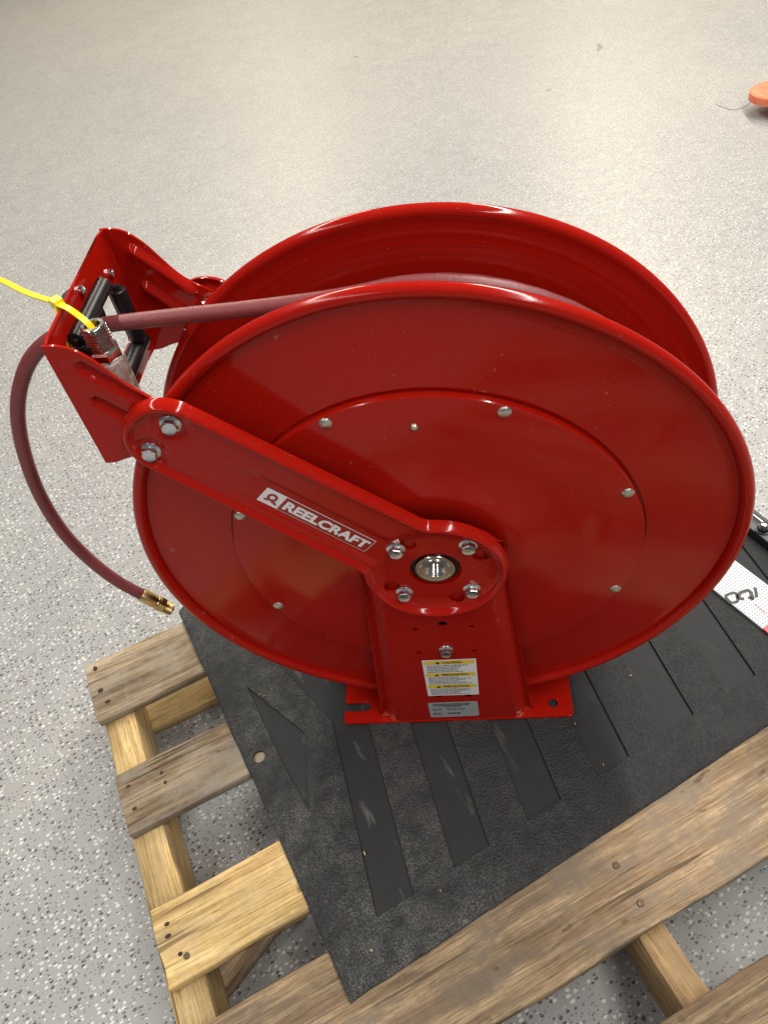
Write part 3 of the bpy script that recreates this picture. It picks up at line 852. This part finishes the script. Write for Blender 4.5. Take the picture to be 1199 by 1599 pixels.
# brand sticker in the arm's trough: reading direction from the tip to the hub
SA0, SA1, SN0, SN1 = 0.1885, 0.0705, -0.0220, -0.0022
SL = SA0-SA1; SH = SN1-SN0
def st_map(off):
    def f(u, v):
        a = (SA0+SA1)/2-u; n = (SN0+SN1)/2+v+0.0005*0; n += 0.0012*(u/SL+0.5)
        x, z = armxz(a, n); return (x, AY-arm_h(a, n, 0.02)-off, ZC+z)
    return f
def grid2(x0, x1, y0, y1, nx, ny):
    V = [(x0+(x1-x0)*i/nx, y0+(y1-y0)*j/ny) for i in range(nx+1) for j in range(ny+1)]
    F = [(i*(ny+1)+j, (i+1)*(ny+1)+j, (i+1)*(ny+1)+j+1, i*(ny+1)+j+1) for i in range(nx) for j in range(ny)]
    return V, F
def flat(name, vf, mat, parent): return mk(name, rel(vf[0]), vf[1], mat, parent, smooth=False, fix=False)
stk = flat('brand_sticker', place2(grid2(-SL/2, SL/2, -SH/2, SH/2, 30, 4), st_map(0.0004)), 'white_print', arms[0])
bx = -SL/2+0.0205
flat('sticker_field', place2(grid2(bx, SL/2-0.0007, -SH/2+0.0007, SH/2-0.0007, 26, 4), st_map(0.0007)), 'sticker_red', arms[0])
tv = text_vf('REELCRAFT', 0.0122, SL/2-0.004-bx-0.0020, 0.046, 0.0)
cxm = (bx+SL/2)/2
flat('sticker_lettering', place2(([(u+cxm, v) for u, v in tv[0]], tv[1]), st_map(0.0010)), 'white_print', arms[0])
ex = -SL/2+0.0100
em = join(ring2(ex, 0.0012, 0.0026, 0.0050), rect2(ex-0.0058, ex-0.0022, -0.0050, -0.0030), rect2(ex+0.0016, ex+0.0060, -0.0050, -0.0030), rect2(ex+0.0045, ex+0.0078, -0.0062, -0.0048), rect2(ex-0.0030, ex-0.0016, -0.0045, -0.0015), rect2(ex+0.0016, ex+0.0030, -0.0045, -0.0015))
flat('sticker_emblem', place2(em, st_map(0.0009)), 'sticker_red', arms[0])
# caution label on the pedestal
def lab_map(cx, cz, rot, off):
    ca, sa = math.cos(rot), math.sin(rot)
    return lambda u, v: (cx+u*ca-v*sa, PF-off, ZC+cz+u*sa+v*ca)
rnd = random.Random(3)
def dashes(x0, x1, y0, y1, rows, fill=0.62, short=0.0):
    L = []; ph = (y1-y0)/rows
    for r in range(rows):
        y = y1-(r+0.5)*ph; x = x0; xe = x1-rnd.random()*short*(x1-x0)
        while x < xe-0.0006:
            w = min(rnd.uniform(0.0012, 0.0048), xe-x)
            L.append(rect2(x, x+w, y-ph*fill/2, y+ph*fill/2)); x += w+0.0008
    return join(*L)
LW, LH = 0.0620, 0.0815
lx, lz, lr = -0.0014, -0.2106, -0.012
cau = flat('caution_label', place2(rect2(-LW/2, LW/2, -LH/2, LH/2), lab_map(lx, lz, lr, 0.0004)), 'label_white', ped[0])
yt = LH/2-0.0022; secs = []
for i, word in enumerate(('CAUTION', 'PRECAUCION', 'PRECAUTION')):
    y1_ = yt-i*0.0268
    flat('warning_band', place2(rect2(-LW/2+0.0022, LW/2-0.0022, y1_-0.0072, y1_), lab_map(lx, lz, lr, 0.0007)), 'label_yellow', ped[0])
    wd = 0.0215 if i == 0 else 0.030
    t = text_vf(word, 0.0048, wd, 0.025); yc = y1_-0.0036
    tri = ([(-LW/2+0.0150-0.003*(i > 0), yc-0.0024), (-LW/2+0.0205-0.003*(i > 0), yc-0.0024), (-LW/2+0.01775-0.003*(i > 0), yc+0.0026)], [(0, 1, 2)])
    flat('warning_word', place2(join(([(u+(0.0030 if i == 0 else 0.0050), v+yc) for u, v in t[0]], t[1]), tri), lab_map(lx, lz, lr, 0.0010)), 'ink', ped[0])
    yb_ = yt-(i+1)*0.0268+0.0012 if i < 2 else -LH/2+0.0028
    secs.append(dashes(-LW/2+0.0045, LW/2-0.0055, yb_, y1_-0.0084, 6 if i else 5, 0.50, 0.35))
flat('small_print', place2(join(*secs), lab_map(lx, lz, lr, 0.0007)), 'grey_ink', ped[0])
GW, GH = 0.0615, 0.0375
gx, gz = -0.0044, -0.2868
rr_ = rrect(-GW/2, GW/2, -GH/2, GH/2, 0.003, 4)
flat('data_label', place2((rr_, [tuple(range(len(rr_)))]), lab_map(gx, gz, 0.004, 0.0004)), 'label_grey', ped[0])
t1_ = text_vf('81100 OLP', 0.0038, 0.0225, 0.008)
gp = join(dashes(-0.025, 0.0255, 0.0095, 0.0160, 2, 0.6, 0.15), dashes(-0.012, 0.010, 0.0060, 0.0090, 1, 0.55),
          dashes(-0.0265, -0.0150, -0.0010, 0.0040, 2, 0.5), dashes(-0.0265, -0.0150, -0.0125, -0.0065, 2, 0.5),
          ([(u+0.003, v+0.0012) for u, v in t1_[0]], t1_[1]), dashes(-0.0085, 0.0085, -0.0112, -0.0076, 1, 0.9))
flat('data_print', place2(gp, lab_map(gx, gz, 0.004, 0.0007)), 'ink', ped[0])

# ---- hose guide bracket: a U of sheet steel with four rollers
YG0, YG1 = -0.0235, WB+0.0235
XP = -0.2715
def side_outline():
    top = [(XP, 0.2925), (-0.2600, 0.2915), (-0.2480, 0.2865), (-0.2360, 0.2740), (-0.2270, 0.2600), (-0.2180, 0.2470), (-0.2070, 0.2360), (-0.1930, 0.2270)]
    tip = [(-0.1820, 0.2190), (-0.1770, 0.2080), (-0.1800, 0.1980), (-0.2000, 0.1780), (-0.2200, 0.1640)]
    bot = [(-0.2300, 0.1670), (-0.2400, 0.1745), (-0.2500, 0.1735), (-0.2620, 0.1700), (XP, 0.1700)]
    P = [(p.x, p.y) for p in catmull([(a, b_, 0) for a, b_ in top+tip+bot], 4)]
    return resample(P, 0.008)
def ribh(x, z, ribs):
    h = 0
    for (x0, z0, x1, z1) in ribs:
        d = Vector((x1-x0, z1-z0)); L = d.length; d /= L
        t = max(0, min(L, (x-x0)*d.x+(z-z0)*d.y)); e = math.hypot(x-(x0+d.x*t), z-(z0+d.y*t))
        h = max(h, 0.0065*(1-smooth((e-0.0010)/0.0056)))
    return h
RIBS = [(-0.2480, 0.2700, -0.2080, 0.2280), (-0.2500, 0.2360, -0.2260, 0.2110)]
rex = []
for (x0, z0, x1, z1) in RIBS:
    for t in np.linspace(-0.15, 1.15, 22):
        for e in np.linspace(-0.0075, 0.0075, 9):
            dx, dz = x1-x0, z1-z0; L = math.hypot(dx, dz)
            rex.append((x0+dx*t-dz/L*e, z0+dz*t+dx/L*e))
SO = side_outline()
f1 = sheet(SO, [], lambda u, v, d: (u, YG0+ribh(u, v, RIBS), ZC+v), (0, 0.0024, 0), 0.008, extra=rex)
f2 = sheet(SO, [], lambda u, v, d: (u, YG1-ribh(u, v, RIBS), ZC+v+0.0080*smooth((v-0.19)/0.08)), (0, -0.0024, 0), 0.008, extra=rex)
# main plate with window, bend radii at both sides
wy0, wy1, wz0, wz1 = 0.006, 0.108, 0.206, 0.2765
mo = resample([(YG0+0.001, 0.1700), (YG1-0.001, 0.1720), (YG1-0.001, 0.3005), (YG0+0.001, 0.2925)], 0.012)
def mainmap(y, z, d):
    e = max(YG0+0.006-y, y-(YG1-0.006), 0)/0.006
    x = XP+0.006*(1-math.sqrt(max(0, 1-min(1, e)**2)))*0.9 if e > 0 else XP
    return (x, y, ZC+z)
mo_ex = [(YG0+0.001+q, z) for q in (0.0005, 0.001, 0.002, 0.0035, 0.0045) for z in np.linspace(0.172, 0.290, 14)]+[(YG1-0.001-q, z) for q in (0.0005, 0.001, 0.002, 0.0035, 0.0045) for z in np.linspace(0.174, 0.297, 14)]
f3 = sheet(mo, [rrect(wy0, wy1, wz0, wz1, 0.004, 3)], mainmap, (0.0024, 0, 0), 0.012, extra=mo_ex)
gb = part('guide_bracket', join(f1, f2, f3), 'red', ang=45)
def roller(p0, p1, r):
    d = (Vector(p1)-Vector(p0)); L = d.length
    pr = [(0, 0), (r*0.45, 0), (r*0.45, 0.004), (r*0.9, 0.004), (r, 0.005), (r, L-0.005), (r*0.9, L-0.004), (r*0.45, L-0.004), (r*0.45, L), (0, L)]
    V, F = lathe(pr, 18)
    M = Vector((0, 1, 0)).rotation_difference(d.normalized()).to_matrix()
    return [M @ Vector(v)+Vector(p0) for v in V], F
rx = XP+0.0102
for p0, p1, r in (((rx, 0.004, ZC+0.2745), (rx, 0.0935, ZC+0.2765), 0.0074), ((rx, 0.004, ZC+0.2030), (rx, 0.118, ZC+0.2030), 0.0082),
                  ((rx+0.0035, 0.1010, ZC+0.207), (rx+0.0035, 0.1010, ZC+0.2680), 0.0078), ((rx-0.001, 0.0045, ZC+0.211), (rx-0.001, 0.0045, ZC+0.268), 0.0070)):
    part('roller', roller(p0, p1, r), 'black_plastic', gb, ang=30, cl=True)
RZ = Matrix.Rotation(PI/2, 3, 'Z')
for y, z in ((0.0625, 0.2880), (0.1222, 0.2690), (0.1235, 0.2045)):
    put(lathe([(0, -0.0016), (0.0022, -0.0016), (0.0026, -0.0034), (0.0040, -0.0030), (0.0042, 0.0006), (0, 0.0006)], 14), (XP+0.0026, y, ZC+z), RZ, gb, 'screw', 'zinc', 30)
for y in (0.003, 0.1205):   # roller cage ends
    part('roller_cage', boxvf(XP+0.0026, XP+0.022, y-0.001, y+0.001, ZC+0.1950, ZC+0.2700) if y < 0.05 else boxvf(XP+0.0026, XP+0.012, y-0.003, y-0.001, ZC+0.1950, ZC+0.2540), 'black_plastic', gb)

# ------------------------------------------------------------------ hose
HR = 0.0071
HB = Vector((-0.30, 0.066, ZC-0.16))
hose = empty('rubber_hose', HB, 'dull red rubber hose wound on the reel, its brass end hanging in a loop', 'hose')
YH = 0.073
path = []
turns1 = 5.4; th_end = PI/2; top_turns = 3.0
r0, r1_ = 0.2390, 0.2545
tA = th_end-2*PI*(top_turns+turns1)
n1 = int(turns1*56)
for k in range(n1):
    t = k/n1; th = tA+2*PI*turns1*t
    path.append((r0*math.cos(th), 0.1075-(0.1075-0.0135)*t, ZC+r0*math.sin(th)))
n2 = int(top_turns*56)
for k in range(n2+1):
    t = k/n2; th = tA+2*PI*(turns1+top_turns*t)
    rr = r0+(r1_-r0)*smooth(t*top_turns/0.25)
    path.append((rr*math.cos(th), 0.0135+(YH-0.0135)*t, ZC+rr*math.sin(th)))
path = [Vector(p) for p in path]
free = [path[-1], (-0.06, YH-0.004, ZC+0.2515), (-0.13, YH-0.008, ZC+0.2520), (-0.20, YH-0.011, ZC+0.2540), (-0.262, 0.060, ZC+0.2545), (-0.300, 0.060, ZC+0.2510), (-0.3300, 0.060, ZC+0.2380), (-0.3580, 0.060, ZC+0.2130), (-0.3858, 0.060, ZC+0.1720), (-0.4070, 0.060, ZC+0.1180), (-0.4205, 0.060, ZC+0.0560), (-0.4225, 0.060, ZC-0.0050), (-0.4130, 0.060, ZC-0.0560), (-0.3960, 0.060, ZC-0.0990), (-0.3720, 0.060, ZC-0.1340)]
fp = catmull(free, 8)
def hp(name, P, r, mat, parent, n=16):
    V, F = sweep(P, circle(r, n)); return mk(name, [v-HB for v in V], F, mat, parent, ang=60)
hp('hose_tube', path[:-1]+fp, HR, 'hose', hose)
# brass end fitting
pe = fp[-1]; dr = (fp[-1]-fp[-4]).normalized()
def along(prof, n, p, d):
    V, F = lathe(prof, n); M = Vector((0, 1, 0)).rotation_difference(d).to_matrix()
    return [M @ Vector(v)+p for v in V], F
ferr = along([(0, -0.010), (0.0080, -0.010), (0.0086, -0.008), (0.0086, 0.010), (0.0080, 0.012), (0.0086, 0.0135), (0.0084, 0.016), (0, 0.016)], 24, pe, dr)
fo = mk('brass_ferrule', [v-HB for v in ferr[0]], ferr[1], 'brass', hose, ang=30); clean(fo)
nutv = along([(0, 0.016), (0.0102, 0.016), (0.0102, 0.0225), (0.0, 0.0225)], 6, pe, dr)
no = mk('brass_nut', [v-HB for v in nutv[0]], nutv[1], 'brass', hose, ang=30); clean(no)
thp = [(0, 0.0225), (0.0074, 0.0225)]
for k in range(6): thp += [(0.0082, 0.0235+k*0.0018), (0.0073, 0.0244+k*0.0018)]
thp += [(0.0070, 0.0350), (0.0050, 0.0350), (0.0050, 0.026), (0, 0.026)]
tv_ = along(thp, 24, pe, dr)
to = mk('brass_thread', [v-HB for v in tv_[0]], tv_[1], 'brass', hose, ang=30); clean(to)
# rubber stop on the hose outside the guide
bpv = along([(0.0078, -0.007), (0.026, -0.007), (0.0300, -0.004), (0.0310, 0.002), (0.029, 0.007), (0.022, 0.010), (0.0078, 0.011)], 28, Vector((XP-0.0085, 0.066, ZC+0.2550)), Vector((-1, 0, -0.06)).normalized())
mk('hose_stop', [v-HB for v in bpv[0]], bpv[1], 'black_rubber', hose, ang=50)

# ------------------------------------------------------------------ loose swivel fitting and its cable tie
FC = Vector((-0.2460, 0.0120, ZC+0.2125))
fit = empty('swivel_fitting', FC, 'threaded silver metal swivel fitting wedged upright in the red hose guide', 'pipe fitting')
tilt = Matrix.Rotation(math.radians(1.5), 3, 'Y')
def fpart(name, vf, mat, ang=30):
    o = mk(name, [tilt @ Vector(v) for v in vf[0]], vf[1], mat, fit, ang=ang); clean(o); return o
fpart('fitting_body', lathe([(0, 0.0), (0.0125, 0.0), (0.0143, 0.002), (0.0143, 0.0395), (0.0132, 0.0415), (0.0, 0.0415)], 36, axis='Z'), 'cast')
fpart('hex_collar', lathe([(0, 0.0415), (0.0128, 0.0415), (0.0140, 0.043), (0.0140, 0.0495), (0.0122, 0.0515), (0, 0.0515)], 6, axis='Z'), 'nickel')
tp = [(0, 0.0515), (0.0103, 0.0515)]
for k in range(7): tp += [(0.0112-0.0001*k, 0.0526+k*0.0027), (0.0110-0.0001*k, 0.0532+k*0.0027), (0.0086-0.0001*k, 0.0541+k*0.0027), (0.0108-0.0001*k, 0.0550+k*0.0027)]
tp += [(0.0099, 0.0722), (0.0092, 0.0728), (0.0064, 0.0728), (0.0060, 0.071), (0.0060, 0.055), (0, 0.055)]
fpart('pipe_thread', lathe(tp, 36, axis='Z'), 'nickel', 25)
def flatsec(w, t): return [(t/2, w/2), (t/2, -w/2), (-t/2, -w/2), (-t/2, w/2)]
TC = Vector((-0.276, 0.0333, ZC+0.293))
tie = empty('cable_tie', TC, 'bright yellow plastic cable tie looped through the silver fitting on the hose guide', 'cable tie')
def tpart(name, P, w, t, up, mat='yellow_nylon'):
    V, F = sweep(P, flatsec(w, t), up); return mk(name, [v-TC for v in V], F, mat, tie, ang=40)
tail = catmull([(-0.270, 0.030, ZC+0.2945), (-0.278, 0.0345, ZC+0.2955), (-0.31, 0.0545, ZC+0.2955), (-0.35, 0.0868, ZC+0.2940), (-0.40, 0.123, ZC+0.2880)], 8)
tpart('strap_tail', tail, 0.0052, 0.0014, (0, 0, 1))
top_f = FC+tilt @ Vector((0, 0, 0.0728))
loop = catmull([(-0.277, 0.0325, ZC+0.2950), (-0.268, 0.0255, ZC+0.2965), (-0.258, 0.0180, ZC+0.2955), tuple(top_f+Vector((-0.0030, 0.000, 0.0018))), tuple(top_f+Vector((0.0005, -0.001, -0.010))), tuple(top_f+Vector((0.001, -0.001, -0.0215)))], 8)
tpart('strap_loop', loop, 0.0052, 0.0014, (0, 0, 1))
down = catmull([(-0.2775, 0.0320, ZC+0.2930), (-0.2765, 0.0270, ZC+0.2850), (-0.2760, 0.0200, ZC+0.2700), (-0.2750, 0.0180, ZC+0.2550)], 6)
tpart('strap_loop', down, 0.0052, 0.0014, (-1, 0, 0))
hd = mk('tie_head', [Vector(v) for v in boxvf(-0.0052, 0.0042, -0.0040, 0.0046, -0.0035, 0.0045)[0]], boxvf(0, 1, 0, 1, 0, 1)[1], 'yellow_nylon', tie)
hd.location = Vector((-0.2765, 0.0335, ZC+0.2945))-TC; hd.rotation_euler = (0, 0.1, -0.65); bevel(hd, 0.0009)

# ------------------------------------------------------------------ printed card, bar, orange fork
CZ = MT+0.0010
ca = Vector((0.56, -0.83, 0)).normalized()
ang_c = math.atan2(ca.y, ca.x)
cO = Vector((0.3561, 0.1522, CZ))
card = empty('printed_card', cO, 'white printed card with a red end and marker scrawl beside the reel', 'card')
card.rotation_euler = (0, 0, ang_c)
cv = mk('card_sheet', *boxvf(-0.075, 0.0785, 0.0, 0.060, 0.0, 0.0035), 'card', card, smooth=False)
mk('red_band', *boxvf(0.0787, 0.150, 0.0, 0.060, 0.0, 0.0036), 'card_red', card, smooth=False)
Mi = Matrix.Rotation(-ang_c, 3, 'Z')
for L, w in (([(0.4081, 0.1533), (0.4075, 0.146), (0.406, 0.1369)], 0.0040),
             ([(0.3895, 0.1359), (0.3845, 0.1362), (0.3835, 0.1400), (0.387, 0.1455), (0.3944, 0.1484), (0.3995, 0.1484), (0.4009, 0.1404), (0.3997, 0.1347), (0.3960, 0.1387)], 0.0048),
             ([(0.3664, 0.1418), (0.373, 0.1451), (0.3807, 0.1461), (0.3815, 0.1390), (0.3800, 0.1325), (0.3758, 0.1306), (0.3705, 0.132), (0.3669, 0.1407)], 0.0038)):
    P = catmull([Mi @ (Vector((x, y, CZ))-cO)+Vector((0, 0, 0.0037)) for x, y in L], 6)
    V, F = sweep(P, flatsec(w, 0.0003), (0, 0, 1)); mk('marker_stroke', V, F, 'ink', card, smooth=False)
P = [Mi @ (Vector((x, y, CZ))-cO)+Vector((0, 0, 0.0037)) for x, y in ((0.3999, 0.1263), (0.405, 0.1182), (0.4099, 0.1102))]
V, F = sweep(P, flatsec(0.0008, 0.0003), (0, 0, 1)); mk('red_line', V, F, 'card_red', card, smooth=False)

bar = empty('metal_bar', (MU*0.505).to_tuple()[:2]+(MT,), 'black metal bar with a bolt and nut along the mat right edge', 'metal bar')
bar.rotation_euler = (0, 0, MYAW)
o = mk('bar', *boxvf(-0.0115, 0.0085, -0.20, 0.25, 0.0004, 0.0160), 'black_steel', bar); bevel(o, 0.0012)
o = mk('rail', *boxvf(0.0115, 0.0165, -0.20, 0.25, -0.003, 0.0200), 'black_steel', bar); bevel(o, 0.0010)
o = mk('white_strip', *boxvf(0.0088, 0.0112, -0.02, 0.25, 0.0004, 0.0180), 'label_white', bar)
nv = lathe([(0, 0.0235), (0.0046, 0.0235), (0.0060, 0.0225), (0.0074, 0.0225), (0.0080, 0.0215), (0.0080, 0.0161), (0, 0.0161)], 6, axis='Z', org=(0.000, -0.0150, 0))
sv = lathe([(0, 0.0265), (0.0030, 0.0265), (0.0044, 0.0285), (0.0050, 0.0275), (0.0050, 0.0200), (0, 0.0200)], 16, axis='Z', org=(0.000, -0.0150, 0))
mk('nut', *nv, 'black_steel', bar, ang=30); mk('bolt_end', *sv, 'zinc', bar, ang=30)
wv = lathe([(0, 0.0163), (0.0105, 0.0163), (0.0105, 0.0178), (0, 0.0178)], 20, axis='Z', org=(0.000, -0.0150, 0)); mk('washer', *wv, 'black_steel', bar, ang=30)

fk = empty('pallet_jack', (1.005, 1.985, 0), 'rounded orange metal fork tip raised above the floor at the right edge', 'pallet jack')
def fork_out():
    P = []
    for k in range(25):
        a = math.radians(90+180*k/24); P.append((0.085*math.cos(a)*1.15, 0.080*math.sin(a)))
    return P+[(0.55, -0.080), (0.55, 0.080)]
fork_m = mk('fork', *sheet(resample(fork_out(), 0.02), [], lambda u, v, d: (u, v, 0.064-0.005*max(0, 1-d/0.012)**2), (0, 0, -0.020), 0.04, rings=(0.003, 0.007, 0.012)), 'orange', fk, ang=40)
wl = lathe([(0, -0.03), (0.018, -0.03), (0.020, -0.026), (0.020, 0.026), (0.018, 0.03), (0, 0.03)], 24, axis='Y', org=(0.045, 0, 0.0205)); mk('load_wheel', *wl, 'black_rubber', fk)
mk('wheel_fork', *boxvf(0.02, 0.20, -0.036, -0.031, 0.016, 0.0438), 'black_steel', fk); mk('wheel_fork', *boxvf(0.02, 0.20, 0.031, 0.036, 0.016, 0.0438), 'black_steel', fk)

# ------------------------------------------------------------------ crumbs of wood on the mat
for i, (u, v) in enumerate(splint):
    p = MU*u+MV*v
    L, w = random.uniform(0.0010, 0.0026), random.uniform(0.0005, 0.0010)
    V, F = boxvf(-L, L, -w, w, 0, 0.0008)
    V = [(x*(0.5 if y > 0 and x > 0 else 1), y, z) for x, y, z in V]
    o = mk('crumb', V, F, 'wood_yellow', mat_o, smooth=False)
    o.location = (u, v, MT+0.0009); o.rotation_euler = (0, 0, random.uniform(0, PI))
